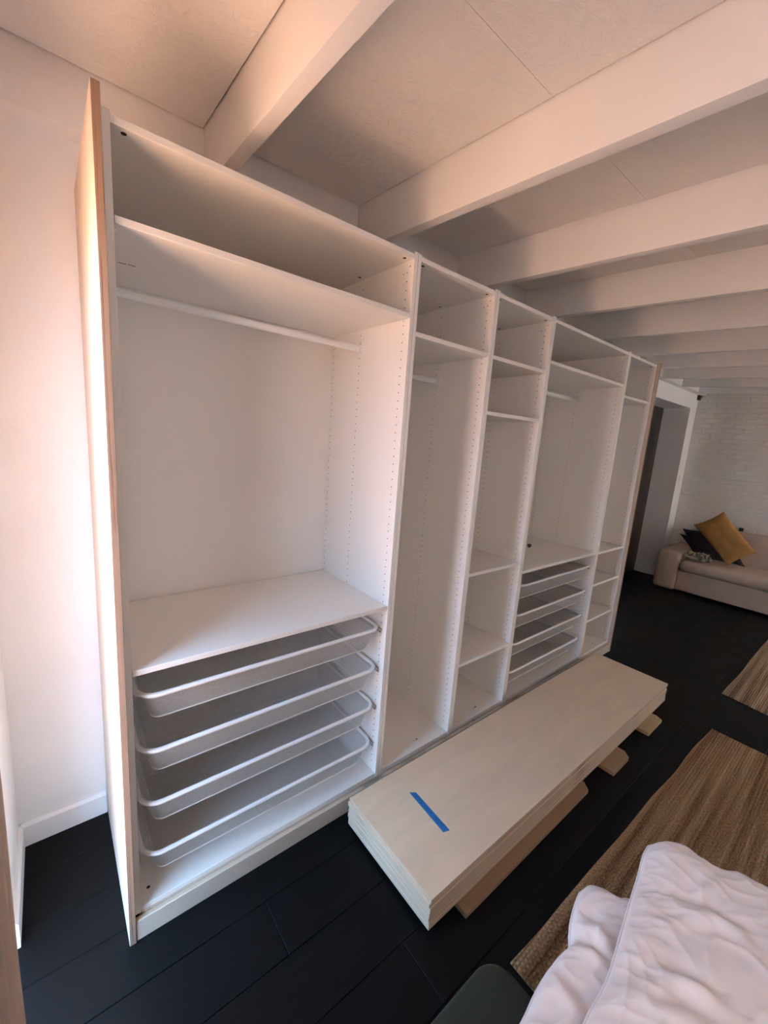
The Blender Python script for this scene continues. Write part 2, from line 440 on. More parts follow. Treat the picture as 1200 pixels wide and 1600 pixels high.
# front wall with an assumed unseen window, sized to light the sofa end
W2 = (4.5, 6.7, 0.25, 2.38)
mb = MB()
mb.box(WX - 0.26, W2[0], FY - 0.25, FY, -0.1, 2.80); mb.box(W2[1], RX + 0.25, FY - 0.25, FY, -0.1, 2.80)
mb.box(W2[0], W2[1], FY - 0.25, FY, -0.1, W2[2]); mb.box(W2[0], W2[1], FY - 0.25, FY, W2[3], 2.80)
tag(link('wall_front', mb, M['wall']), kind='structure', label='white wall opposite the wardrobes')
mb = MB(); ya, yb = FY - 0.16, FY - 0.10
for (a, b) in ((W2[0], W2[0] + 0.05), ((W2[0] + W2[1]) / 2 - 0.03, (W2[0] + W2[1]) / 2 + 0.03), (W2[1] - 0.05, W2[1])): mb.box(a, b, ya, yb, W2[2], W2[3])
mb.box(W2[0], W2[1], ya, yb, W2[2], W2[2] + 0.05); mb.box(W2[0], W2[1], ya, yb, W2[3] - 0.05, W2[3])
tag(link('window_2', mb, M['trim']), kind='structure', label='white frame of an assumed unseen window, sized to light the sofa end')
# skirting boards
def skirting(name, axis, a, b, w, out, h=0.098, t=0.014):
    mb = MB()
    prof = [(0, 0), (t, 0), (t, h - 0.012), (t * 0.45, h), (0, h)]
    P = []
    for s_ in (a, b):
        for (q, z) in prof:
            P.append((s_, w + out * q, z) if axis == 'x' else (w + out * q, s_, z))
    n = len(prof); fs = [tuple(range(n)), tuple(range(2 * n - 1, n - 1, -1))]
    for k in range(n): fs.append((k, (k + 1) % n, n + (k + 1) % n, n + k))
    mb.add(P, fs)
    return tag(link(name, mb, M['trim']), kind='structure', label=name.replace('_', ' ') + ', painted white')
skirting('baseboard_back', 'x', WX, -0.021, WY, -1)
skirting('baseboard_left', 'y', WY, wy1 + 0.004, WX, 1)
skirting('baseboard_doorway', 'y', WY + 0.31, WY, DX1, -1, 0.11)
skirting('baseboard_right', 'y', WY, FY, RX, -1)
# outside: sunlit paving
mb = MB().box(-40, 40, -40, 40, -0.30, -0.125)
tag(link('ground', mb, M['paving']), kind='structure', label='sunlit terracotta paving outside')

# ================================================================== WARDROBES
TOP, BOT = 2.347, 0.0815
D = 0.58
T = 0.018
hole_me = {}
def wardrobe(x0, x1, label, shelves, rail=None, baskets=(), floor_mark=None, knob=None):
    w = root('wardrobe', (x0, 0.29, 0.0), label, 'wardrobe', 'open wardrobes in a row')
    g = 0.0006
    for k, (a, b) in enumerate(((x0 + g, x0 + T), (x1 - T, x1 - g))):
        sp = link('side_panel', MB().box(a, b, 0.0, D - 0.004, BOT - 0.0, TOP + 0.008), M['white'], w, bevel=0.0009, seg=1)
        # rows of shelf-pin holes on the inner face
        mb = MB(); xi, nx = (b, 1) if k == 0 else (a, -1)
        for y in (0.037, 0.325, 0.545):
            for i in range(70):
                z = 0.145 + 0.032 * i
                if z > TOP - 0.03: break
                mb.disc((xi, y, z), (nx, 0, 0), 0.0026, n=6)
        mb.disc((xi, 0.058, TOP - 0.06), (nx, 0, 0), 0.0026, n=6); mb.disc((xi, 0.022, TOP - 0.038), (nx, 0, 0), 0.0028, n=6)
        tag(link('shelf_pin_holes', mb, M['hole'], sp), kind='stuff')
    a, b = x0 + T, x1 - T
    tp = link('top_panel', MB().box(a, b, 0.001, D - 0.012, TOP - T, TOP), M['white'], w, bevel=0.0009, seg=1)
    for x in (a + 0.030, b - 0.030):
        for y in (0.024, 0.316):
            mb = MB().disc((x, y, TOP - T), (0, 0, -1), 0.0065, 0.0008, 12); link('fitting_hole', mb, M['hole'], tp)
    bp = link('bottom_panel', MB().box(a, b, 0.003, D - 0.012, BOT, BOT + T), M['white'], w, bevel=0.0009, seg=1)
    link('back_panel', MB().box(x0 + 0.004, x1 - 0.004, D - 0.018, D - 0.006, BOT, TOP), M['white'], w)
    if floor_mark:
        for (x, y, kind) in floor_mark:
            if kind == 'hole':
                link('fitting_hole', MB().disc((x, y, BOT + T), (0, 0, 1), 0.0055, n=12), M['hole'], bp)
            else:       # small printed mark
                mb = MB(); z = BOT + T
                for (dx, dy, sx, sy) in ((-0.012, 0, 0.004, 0.007), (-0.002, -0.002, 0.006, 0.003), (0.006, 0.003, 0.006, 0.008), (0.013, -0.001, 0.003, 0.010)):
                    mb.box(x + dx, x + dx + sx, y + dy, y + dy + sy, z, z + 0.0004)
                tag(link('printed_mark', mb, M['ink'], bp), kind='stuff')
    for z, in [(s_,) for s_ in shelves]:
        sh = link('shelf', MB().box(a + 0.0015, b - 0.0015, 0.002, D - 0.024, z - T, z), M['white'], w, bevel=0.0009, seg=1)
        if z == shelves[0]: sh0 = sh
        mb = MB()
        for x in (a + 0.004, b - 0.004):
            for y in (0.037, 0.545): mb.tube([(x - 0.004, y, z - T - 0.004), (x + 0.004, y, z - T - 0.004)], 0.004, 6)
        tag(link('shelf_pin', mb, M['metal'], sh), kind='stuff')
    if floor_mark and floor_mark[0][2] == 'hole':
        mb = MB()
        for (xa, xb, y) in ((x0 + 0.060, x0 + 0.082, 0.292), (x0 + 0.086, x0 + 0.106, 0.288)):
            mb.box(xa, xb, y, y + 0.004, shelves[0] - T - 0.0005, shelves[0] - T + 0.0002)
        tag(link('printed_mark', mb, M['ink'], sh0), kind='stuff')
    if rail:
        z, = rail
        y = 0.31
        rr = MB(); n = 16
        for s_ in (a + 0.004, b - 0.004):
            for j in range(n):
                q = 2 * math.pi * j / n
                rr.v.append(Vector((s_, y + 0.010 * math.cos(q), z + 0.0135 * math.sin(q))))
        for j in range(n): rr.f.append((j, (j + 1) % n, n + (j + 1) % n, n + j)); rr.mi.append(0)
        r_ = link('clothes_rail', rr, M['metal'], w, smooth=True)
        for x, sg in ((a, 1), (b, -1)):
            mb = MB(); mb.tube([(x, y, z), (x + sg * 0.006, y, z)], 0.021, 16); mb.tube([(x + sg * 0.006, y, z), (x + sg * 0.020, y, z)], 0.0165, 16)
            mb.box(min(x, x + sg * 0.004), max(x, x + sg * 0.004), y - 0.006, y + 0.006, z, z + 0.034)
            link('rail_bracket', mb, M['metal'], r_, smooth=True)
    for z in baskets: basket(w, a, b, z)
    return w
def rrect(x0, x1, y0, y1, r, z, seg=6):
    P = []
    for (cx, cy, a0) in ((x1 - r, y1 - r, 0), (x0 + r, y1 - r, 90), (x0 + r, y0 + r, 180), (x1 - r, y0 + r, 270)):
        for k in range(seg + 1):
            q = math.radians(a0 + 90 * k / seg); P.append(Vector((cx + r * math.cos(q), cy + r * math.sin(q), z)))
    return P
def basket(w, a, b, z):
    """pull-out wire mesh basket: rim, tapering mesh tub, runners"""
    x0, x1, y0, y1 = a + 0.016, b - 0.016, 0.016, 0.545
    top = rrect(x0 + 0.004, x1 - 0.004, y0 + 0.004, y1 - 0.004, 0.055, z - 0.002)
    mid = rrect(x0 + 0.034, x1 - 0.034, y0 + 0.030, y1 - 0.030, 0.035, z - 0.090)
    bot = rrect(x0 + 0.046, x1 - 0.046, y0 + 0.042, y1 - 0.042, 0.028, z - 0.104)
    n = len(top); mb = MB(); mb.v = [Vector(p) for p in top + mid + bot]
    for k in range(n):
        k2 = (k + 1) % n
        mb.f += [(k, k2, n + k2, n + k), (n + k, n + k2, 2 * n + k2, 2 * n + k)]; mb.mi += [0, 0]
    mb.f.append(tuple(2 * n + k for k in range(n))); mb.mi.append(0)
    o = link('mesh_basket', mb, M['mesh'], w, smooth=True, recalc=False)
    uv = o.data.uv_layers.new(name='uv'); per = [0.0]; off = OFF[o]
    for p in o.data.polygons:
        flat = abs(p.normal.z) > 0.9 and len(p.vertices) > 4
        for li in p.loop_indices:
            vtx = o.data.loops[li].vertex_index; c = o.data.vertices[vtx].co
            if flat: uv.data[li].uv = (c.x, c.y)
            else:
                ax = abs(p.normal.y) > abs(p.normal.x)
                uv.data[li].uv = (c.x if ax else c.y, c.z * 1.05)
    link('rim', MB().tube(rrect(x0, x1, y0, y1, 0.058, z), 0.0078, 8, closed=True), M['metal'], o, smooth=True)
    link('bottom_wire', MB().tube([p + Vector((0, 0, -0.001)) for p in rrect(x0 + 0.040, x1 - 0.040, y0 + 0.036, y1 - 0.036, 0.03, z - 0.100)], 0.0024, 6, closed=True), M['metal'], o, smooth=True)
    for (xa, xb, sg) in ((a, a + 0.010, 1), (b - 0.010, b, -1)):
        mb = MB().box(xa, xb, 0.030, 0.545, z - 0.020, z - 0.012)
        mb.box(xa if sg > 0 else xb - 0.003, xa + 0.003 if sg > 0 else xb, 0.030, 0.545, z - 0.034, z - 0.012)
        rn = link('runner', mb, M['runner'], o)
        mb = MB()
        for y in (0.037, 0.300): mb.disc((xa + 0.003 if sg > 0 else xb - 0.003, y, z - 0.026), (sg, 0, 0), 0.004, 0.002, 8)
        tag(link('runner_screw', mb, M['black'], rn), kind='stuff')
    return o
U = [0.0, 1.0, 1.5, 2.0, 3.0, 3.5]
BZ = (0.832, 0.640, 0.449, 0.257)
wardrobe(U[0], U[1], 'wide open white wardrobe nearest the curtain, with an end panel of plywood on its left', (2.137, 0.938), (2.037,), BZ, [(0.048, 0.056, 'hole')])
wardrobe(U[1], U[2], 'narrow open white wardrobe with hanging rail and nothing below it, behind the blue tape', (2.078,), (1.967,), (), [(1.293, 0.051, 'mark')])
wardrobe(U[2], U[3], 'narrow open white wardrobe with two high and two low shelves, between two hanging-rail wardrobes', (2.077, 1.820, 0.999, 0.488), None, (), [(1.781, 0.051, 'mark')])
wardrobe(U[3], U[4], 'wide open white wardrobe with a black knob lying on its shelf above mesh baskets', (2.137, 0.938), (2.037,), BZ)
wardrobe(U[4], U[5], 'narrow open white wardrobe with three close low shelves, last of the row towards the sofa', (2.072, 0.932, 0.679, 0.388), None, (), [(3.302, 0.042, 'mark')])

def ply_box(mb, x0, x1, y0, y1, z0, z1, faces):
    mb.box(x0, x1, y0, y1, z0, z1, 1, {f: 0 for f in faces})
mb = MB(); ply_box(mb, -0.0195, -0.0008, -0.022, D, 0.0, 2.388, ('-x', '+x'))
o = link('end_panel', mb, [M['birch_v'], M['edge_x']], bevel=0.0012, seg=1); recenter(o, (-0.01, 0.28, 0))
tag(o, 'tall plywood end panel covering the window side of the wardrobe row', 'panel', 'plywood end panels')
mb = MB(); ply_box(mb, 3.5008, 3.5195, -0.022, D, 0.0, 2.362, ('-x', '+x'))
o = link('end_panel', mb, [M['birch_v'], M['edge_x']], bevel=0.0012, seg=1); recenter(o, (3.51, 0.28, 0))
tag(o, 'tall plywood end panel closing the wardrobe row on the sofa side', 'panel', 'plywood end panels')
pl = root('plinth', (1.75, 0.2, 0), 'long low plywood plinth along the floor under the wardrobes', 'plinth')
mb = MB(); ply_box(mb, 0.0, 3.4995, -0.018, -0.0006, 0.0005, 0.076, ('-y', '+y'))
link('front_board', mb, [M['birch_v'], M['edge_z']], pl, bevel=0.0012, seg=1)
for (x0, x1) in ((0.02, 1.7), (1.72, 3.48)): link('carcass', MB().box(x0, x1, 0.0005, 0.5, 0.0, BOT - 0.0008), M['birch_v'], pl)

# small loose things in the wardrobes
mb = MB(); mb.tube([(2.6, 0.32, 0.9385), (2.6, 0.32, 0.9475), (2.6, 0.32, 0.9475), (2.6, 0.32, 0.964)], [0.009, 0.009, 0.016, 0.013], 16)
o = link('knob', mb, M['black'], smooth=True); recenter(o, (2.6, 0.32, 0.9385)); tag(o, 'small round black knob lying on the shelf above the farther mesh baskets', 'knob')

# ================================================================== PLYWOOD STACK
NS = 7; ZB = 0.021; TH = 0.0182
ordw = ['bottom', 'second from the bottom', 'third from the bottom', 'middle', 'third from the top', 'second from the top']
base = [Vector((0.779, -0.074)), Vector((0.776, -0.562))]
for i in range(NS):
    z0 = ZB + i * TH; z1 = z0 + TH - 0.0004
    j = [rnd.uniform(-0.0025, 0.0025) for _ in range(3)]
    if i == NS - 1: j = [0.0, -0.0, 0.0]
    if i == NS - 2: j = [-0.004, 0.003, -0.006]
    x0 = 0.778 + j[0]; x1 = 3.068 + j[0] + j[2]; ya = -0.567 + j[1]; yb = -0.080 + j[1]
    mb = MB(); ply_box(mb, x0, x1, ya, yb, z0, z1, ('-z', '+z'))
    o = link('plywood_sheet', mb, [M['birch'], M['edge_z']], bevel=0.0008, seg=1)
    recenter(o, (1.92, -0.32, z0))
    o.rotation_euler.z = -0.0004
    if i == NS - 1: lab = 'topmost birch plywood sheet of the low stack, with blue tape stuck on it'
    else: lab = f'birch plywood sheet in the low stack before the wardrobes, {ordw[i]}' + (' one' if i in (0, 3) else '')
    tag(o, lab, 'plywood', 'plywood sheets stacked on the floor')
ZT = ZB + NS * TH
# blue tape with pen marks
t = root('masking_tape', (1.015, -0.32, ZT), 'strip of blue masking tape with handwriting on the top plywood sheet', 'tape')
mb = MB(); c = [(1.007, -0.206), (1.031, -0.222), (1.020, -0.430), (0.992, -0.421)]
zb_ = ZT - 0.0003
mb.add([(x, y, zb_) for x, y in c] + [(x, y, zb_ + 0.0006) for x, y in c], [(0, 1, 2, 3), (4, 7, 6, 5), (0, 4, 5, 1), (1, 5, 6, 2), (2, 6, 7, 3), (3, 7, 4, 0)])
link('tape_strip', mb, M['tape'], t)
mb = MB()
for i in range(15):
    f = 0.12 + 0.76 * i / 14
    if i in (4, 9): continue
    cx = 1.018 - 0.012 * f + rnd.uniform(-0.003, 0.003); cy = -0.214 - 0.212 * f
    ln = rnd.uniform(0.003, 0.0065); an = rnd.uniform(0, 3.1)
    dx, dy = ln * math.cos(an), ln * math.sin(an)
    mb.tube([(cx - dx, cy - dy, zb_ + 0.0007), (cx + dy * 0.6, cy + 0.002, zb_ + 0.0007), (cx + dx, cy + dy, zb_ + 0.0007)], 0.0007, 4)
link('handwriting', mb, M['ink'], t)
# boards sticking out under the stack
def under(x0, x1, yf, yb, th, m_, label, skew=0.0):
    mb = MB(); z0, z1 = 0.0004, th
    c = [(x0, yf), (x1 - skew, yf), (x1, yf + 0.035), (x1, yb), (x0, yb)]
    n = len(c); mb.add([(x, y, z0) for x, y in c] + [(x, y, z1) for x, y in c],
                       [tuple(range(n - 1, -1, -1)), tuple(range(n, 2 * n))] + [(k, (k + 1) % n, n + (k + 1) % n, n + k) for k in range(n)])
    o = link('board_offcut', mb, m_); recenter(o, ((x0 + x1) / 2, (yf + yb) / 2, 0.0)); tag(o, label, 'board', 'boards under the plywood stack')
under(0.925, 1.880, -0.612, -0.12, 0.0205, M['cardboard'], 'long brown board sticking out under the near end of the plywood stack', 0.03)
under(2.075, 2.300, -0.642, -0.10, 0.0205, M['cardboard'], 'short brown board under the plywood stack, between the long one and the yellowish one', 0.035)
under(2.590, 2.830, -0.632, -0.15, 0.0205, M['cardboard_y'], 'short yellowish board sticking out under the far end of the plywood stack', 0.02)

# ================================================================== RUGS
def rug(name, pts, m_, label, th=0.011):
    """pts: 4 corners, far-left, far-right, near ... ; wavy woven edge"""
    mb = MB(); nu, nv = 90, 60
    A, B, C_, D_ = [Vector(p) for p in pts]      # A->B along length (x), A->D along width
    def P(i, j, top=True):
        u, v = i / nu, j / nv
        p = A.lerp(B, u).lerp(D_.lerp(C_, u), v)
        e = min(u, 1 - u, v * 0.7, (1 - v) * 0.7)
        wob = 0.007 * noise.noise(Vector((p.x * 3.1, p.y * 3.1, 1)))
        k = max(0, 1 - e * 14)
        px = p.x + wob * k; py = p.y + wob * k
        if top: z = th + 0.0035 * noise.noise(Vector((p.x * 2.2, p.y * 2.2, 7))) * (1 - k) - 0.004 * (1 if e < 1e-6 else 0)
        else: z = 0.0006
        return (px, py, z)
    mb.grid(lambda i, j: P(i, j), nu, nv)
    o0 = len(mb.v)
    ring = [(i, 0) for i in range(nu)] + [(nu, j) for j in range(nv)] + [(i, nv) for i in range(nu, 0, -1)] + [(0, j) for j in range(nv, 0, -1)]
    for (i, j) in ring: mb.v.append(Vector(P(i, j, False)))
    n = len(ring)
    for k in range(n):
        k2 = (k + 1) % n
        a = ring[k][0] * (nv + 1) + ring[k][1]; b = ring[k2][0] * (nv + 1) + ring[k2][1]
        mb.f.append((a, b, o0 + k2, o0 + k)); mb.mi.append(0)
    mb.f.append(tuple(o0 + k for k in range(n))); mb.mi.append(0)
    o = link(name, mb, m_, smooth=True)
    c = (A + B + C_ + D_) / 4; recenter(o, (c.x, c.y, 0)); tag(o, label, 'rug', 'jute rugs on the floor')
    return o
rug('jute_rug', [(0.945, -0.782), (3.020, -0.843), (2.97, -2.35), (0.90, -2.30)], M['jute'], 'brown jute rug partly under the white bedding, nearest the plywood stack')
rug('jute_rug', [(3.588, -0.780), (5.70, -0.80), (5.66, -2.3), (3.33, -2.32)], M['jute_far'], 'paler jute rug at the picture edge in front of the sofa')

# ================================================================== SOFA
s = root('sofa', (6.35, -0.7, 0.0), 'long beige fabric sofa against the white brick wall', 'sofa')
def soft(name, x0, x1, y0, y1, z0, z1, r, m_, parent, puff=0.0, seg=4):
    mb = MB(); n = 10
    b = bmesh.new(); bmesh.ops.create_cube(b, size=1.0)
    for v in b.verts: v.co = Vector(((x0 + x1) / 2 + v.co.x * (x1 - x0), (y0 + y1) / 2 + v.co.y * (y1 - y0), (z0 + z1) / 2 + v.co.z * (z1 - z0)))
    bmesh.ops.bevel(b, geom=list(b.edges), offset=r, segments=seg, profile=0.5, affect='EDGES', clamp_overlap=True)
    if puff:
        bmesh.ops.subdivide_edges(b, edges=[e for e in b.edges if e.calc_length() > 0.15], cuts=6, use_grid_fill=True)
        for v in b.verts:
            u = (v.co.x - x0) / (x1 - x0) * 2 - 1; w = (v.co.y - y0) / (y1 - y0) * 2 - 1; q = (v.co.z - z0) / (z1 - z0) * 2 - 1
            v.co.z += puff * max(0, q) * (1 - u * u) * (1 - w ** 4) + 0.004 * noise.noise(v.co * 5)
            v.co.x -= 0.5 * puff * (1 - q * q) * max(0, -u) * (1 - w ** 4)
    mb.v = [v.co.copy() for v in b.verts]; b.verts.index_update()
    mb.f = [tuple(v.index for v in f.verts) for f in b.faces]; mb.mi = [0] * len(mb.f); b.free()
    return link(name, mb, m_, parent, smooth=True)
SY1 = -2.0
soft('base', 5.965, 6.76, SY1, 0.225, 0.03, 0.29, 0.02, M['sofa'], s)
soft('armrest', 5.945, 6.74, 0.215, 0.475, 0.012, 0.515, 0.055, M['sofa'], s)
soft('armrest', 5.945, 6.74, SY1 - 0.26, SY1, 0.012, 0.515, 0.055, M['sofa'], s)
sc_ = soft('seat_cushion', 5.925, 6.55, SY1 + 0.003, 0.210, 0.285, 0.425, 0.055, M['sofa'], s, 0.025)
link('piping', MB().tube([(5.926, y / 20.0, 0.343 + 0.004 * math.sin(y)) for y in range(int(SY1 * 20) + 2, 4)], 0.004, 6), M['sofa'], sc_, smooth=True)
soft('backrest', 6.46, 6.77, SY1 + 0.003, 0.210, 0.28, 0.80, 0.07, M['sofa'], s, 0.015)
mb = MB()
for (x, y) in ((6.02, 0.40), (6.68, 0.40), (6.02, SY1 - 0.18), (6.68, SY1 - 0.18)):
    link('leg', MB().box(x - 0.03, x + 0.03, y - 0.03, y + 0.03, 0.0, 0.02), M['black'], s)

def cushion(name, corners, thick, m_, label, cat='cushion', group=None, n=18, seed=0, pipe=None):
    """stuffed cushion between four 3D corners"""
    A, B, C_, D_ = [Vector(p) for p in corners]
    nr = (B - A).cross(D_ - A).normalized(); mb = MB()
    def P(i, j, sg):
        u, v = i / n, j / n
        a, b = 2 * u - 1, 2 * v - 1
        # sides sag inwards between the pointed corners
        uu = 0.5 + 0.5 * a * (1 - 0.07 * (1 - b * b) * abs(a)); vv = 0.5 + 0.5 * b * (1 - 0.07 * (1 - a * a) * abs(b))
        p = A.lerp(B, uu).lerp(D_.lerp(C_, uu), vv)
        h = thick * 0.5 * ((1 - a ** 4) * (1 - b ** 4)) ** 0.6
        h *= 1 + 0.22 * noise.noise(Vector((a * 2.2, b * 2.2, seed + sg)))
        return p + nr * (sg * h)
    mb.grid(lambda i, j: P(i, j, 1), n, n); mb.grid(lambda i, j: P(n - i, j, -1), n, n)
    o = link(name, mb, m_, smooth=True, weld=True)
    lo = min((v.co.z for v in o.data.vertices)); c = (A + B + C_ + D_) / 4
    recenter(o, (c.x, c.y, lo)); return tag(o, label, cat, group)
cushion('cushion', [(6.205, 0.12, 0.452), (6.165, -0.37, 0.470), (6.345, -0.13, 0.80), (6.385, 0.370, 0.760)][::-1], 0.10, M['navy'], 'dark navy square cushion leaning under the mustard one', group='cushions on the sofa', seed=3)
cushion('cushion', [(6.395, 0.20, 0.47), (6.38, -0.12, 0.47), (6.41, -0.06, 0.66), (6.415, 0.40, 0.68)][::-1], 0.05, M['navy'], 'dark cushion half hidden behind the others, next to the sofa armrest', group='cushions on the sofa', seed=8)
cushion('cushion', [(6.055, -0.230, 0.458), (6.07, -0.46, 0.675), (6.19, -0.06, 1.075), (6.165, 0.205, 0.860)], 0.11, M['mustard'], 'mustard yellow oblong cushion tilted on top of the dark one', group='cushions on the sofa', seed=5)

def crumple(name, corners, z0, z1, m_, label, cat, nu=40, nv=40, amp=0.012, freq=6, seed=0, edge=None, parent_mats=None, group=None, top=None):
    """folded cloth: quad outline in plan with soft thickness and creases"""
    A, B, C_, D_ = [Vector((*p, 0)) for p in corners]; mb = MB()
    def P(i, j, up):
        u, v = i / nu, j / nv
        p = A.lerp(B, u).lerp(D_.lerp(C_, u), v)
        e = min(u, 1 - u) ; f = min(v, 1 - v)
        k = (min(1, e * 7) * (2 - min(1, e * 7))) ** 0.5 * (min(1, f * 7) * (2 - min(1, f * 7))) ** 0.5
        if edge:
            q = edge(u, v); p = p + Vector((q[0], q[1], 0))
        zm = z0 + 0.35 * (z1 - z0)
        if not up: return (p.x, p.y, zm - (zm - z0) * k)
        w = Vector((p.x * freq, p.y * freq, seed)); w2 = Vector((p.x * freq * 0.6 + p.y * freq * 1.3, p.y * freq * 0.5, seed + 9))
        cr = 1 - 2 * abs(noise.noise(w2)); cr2 = 1 - 2 * abs(noise.noise(Vector((p.x * freq * 1.4, p.y * freq * 0.45 - p.x * freq, seed + 4))))
        h = amp * (noise.noise(w) * 1.1 + 0.55 * cr ** 3 + 0.4 * cr2 ** 3)
        if top: h += top(u, v)
        return (p.x, p.y, zm + (z1 - zm + h) * k)
    mb.grid(lambda i, j: P(i, j, True), nu, nv); mb.grid(lambda i, j: P(nu - i, j, False), nu, nv)
    o = link(name, mb, m_, smooth=True, weld=True)
    c = (A + B + C_ + D_) / 4; recenter(o, (c.x, c.y, z0)); tag(o, label, cat, group)
    return o, P
crumple('throw_blanket', [(5.985, 0.205), (6.14, 0.205), (6.10, -0.02), (5.99, -0.10)], 0.452, 0.525, M['throw'], 'crumpled grey and yellow patterned throw beside the sofa armrest', 'blanket', 26, 26, 0.03, 14, 2)

# ================================================================== BEDDING, DAYBED, STOOL
d = root('daybed', (0.8, -1.65, 0.0), 'low daybed under the pile of white bedding', 'bed')
soft('mattress', 0.46, 1.13, -2.25, -1.13, 0.22, 0.405, 0.05, M['linen'], d)
link('bed_frame', MB().box(0.48, 1.11, -2.23, -1.15, 0.12, 0.2195), M['birch'], d, bevel=0.004)
for (x, y) in ((0.52, -1.19), (1.07, -1.19), (0.52, -2.19), (1.07, -2.19)):
    link('leg', MB().box(x - 0.025, x + 0.025, y - 0.025, y + 0.025, 0.0165, 0.1195), M['birch'], d)
def poly_at(pts, t):
    """point at fraction t of a polyline, smoothed (Catmull-Rom), by arc length"""
    L = [0.0]
    for p, q in zip(pts, pts[1:]): L.append(L[-1] + (Vector(q) - Vector(p)).length)
    d = min(max(t, 0.0), 1.0) * L[-1]; k = 0
    while k < len(pts) - 2 and L[k + 1] < d: k += 1
    f = (d - L[k]) / max(1e-9, L[k + 1] - L[k])
    P = [Vector(pts[max(0, min(len(pts) - 1, k + i))]) for i in (-1, 0, 1, 2)]
    return 0.5 * (2 * P[1] + (P[2] - P[0]) * f + (2 * P[0] - 5 * P[1] + 4 * P[2] - P[3]) * f * f + (3 * P[1] - P[0] - 3 * P[2] + P[3]) * f ** 3)
def quilt(name, c0, c1, d0, d1, z0, z1, creases, label, cat, nu=200, nv=200, seed=0):
    """stuffed cotton cover: plan outline of four edge curves (c0,c1 along u at v=0,1; d0,d1 along v at u=0,1)"""
    C0, C1 = [poly_at(c0, i / nu) for i in range(nu + 1)], [poly_at(c1, i / nu) for i in range(nu + 1)]
    V = [(j / nv) ** 1.6 for j in range(nv + 1)]      # finer near the visible edge
    D0, D1 = [poly_at(d0, v) for v in V], [poly_at(d1, v) for v in V]
    zm = z0 + 0.35 * (z1 - z0); mb = MB(); cache = {}
    def plan(i, j):
        u, v = i / nu, V[j]
        return ((1 - v) * C0[i] + v * C1[i] + (1 - u) * D0[j] + u * D1[j]
                - (1 - u) * (1 - v) * C0[0] - u * (1 - v) * C0[nu] - (1 - u) * v * C1[0] - u * v * C1[nu])
    def crease(p):
        h = 0.0
        for pts, w, amp in creases:
            best, side, end = 9, 0, 0
            for k in range(len(pts) - 1):
                A, B = Vector(pts[k]), Vector(pts[k + 1]); ab = B - A
                t = max(0, min(1, (p - A).dot(ab) / ab.dot(ab))); q = p - A - ab * t
                if q.length < best:
                    best = q.length; side = q.x * ab.y - q.y * ab.x; tt = (k + t) / (len(pts) - 1)
            if best < 5 * w:
                x = math.copysign(best, side) / w
                h += amp * math.sin(math.pi * min(1, max(0.0, 0.05 + 0.90 * tt))) ** 1.2 * (0.75 * math.exp(-(x - 0.7) ** 2) - 0.45 * math.exp(-(x + 0.6) ** 2))
        return h
    def P(i, j, up):
        key = (i, j, up)
        if key in cache: return cache[key]
        u, v = i / nu, V[j]; p = plan(i, j)
        e, f = min(u, 1 - u), min(v, 1 - v)
        g = lambda x: (min(1, x) * (2 - min(1, x))) ** 0.5
        k = g(e * 9) * g(f * 9)
        if not up: r = (p.x, p.y, zm - (zm - z0) * k)
        else:
            n1 = noise.noise(Vector((p.x * 5, p.y * 5, seed)))
            w = Vector((p.x * 7 + p.y * 5, p.y * 9 - p.x * 3, seed + 3))
            n2 = 1 - 2 * abs(noise.noise(w + Vector((noise.noise(w * 0.7), noise.noise(w * 0.6), 0))))
            n3 = 1 - 2 * abs(noise.noise(Vector((p.x * 26 + p.y * 9, p.y * 14, seed + 6))))
            h = 0.012 * n1 + 0.006 * max(0, n2) ** 3 + 0.0035 * max(0, n3) ** 2 * g(max(0, 1 - 5 * min(e, f))) + crease(p)
            r = (p.x, p.y, zm + max(0.002, (z1 - zm + h)) * k)
        cache[key] = r; return r
    mb.grid(lambda i, j: P(i, j, True), nu, nv); mb.grid(lambda i, j: P(nu - i, j, False), nu, nv)
    o = link(name, mb, M['linen'], smooth=True, weld=True)
    c = (C0[0] + C0[nu] + C1[0] + C1[nu]) / 4; recenter(o, (c.x, c.y, z0)); tag(o, label, cat, 'white bedding')
    return o, P
oA, PA = quilt('pillow', [(0.30, -1.03), (0.45, -1.0), (0.586, -0.992), (0.658, -0.983), (0.731, -0.98), (0.795, -0.989), (0.833, -0.974), (0.867, -0.96), (0.92, -0.946), (0.96, -0.939)],
               [(0.42, -1.55), (0.75, -1.52), (1.10, -1.40)], [(0.30, -1.03), (0.33, -1.3), (0.42, -1.55)],
               [(0.96, -0.939), (0.995, -0.949), (1.016, -0.981), (1.029, -1.015), (1.055, -1.045), (1.10, -1.2), (1.10, -1.40)], 0.412, 0.478,
               [([(0.789, -0.995), (0.819, -1.029), (0.82, -1.073)], 0.017, 0.019), ([(0.884, -1.0), (0.881, -1.048), (0.846, -1.077)], 0.020, 0.015),
                ([(0.693, -1.0), (0.696, -1.051), (0.671, -1.09)], 0.024, 0.012), ([(0.85, -0.975), (0.894, -1.011), (0.943, -1.014)], 0.017, 0.012)],
               'white pillow lying lower, its corner next to the green stool', 'pillow', 150, 130, 11)
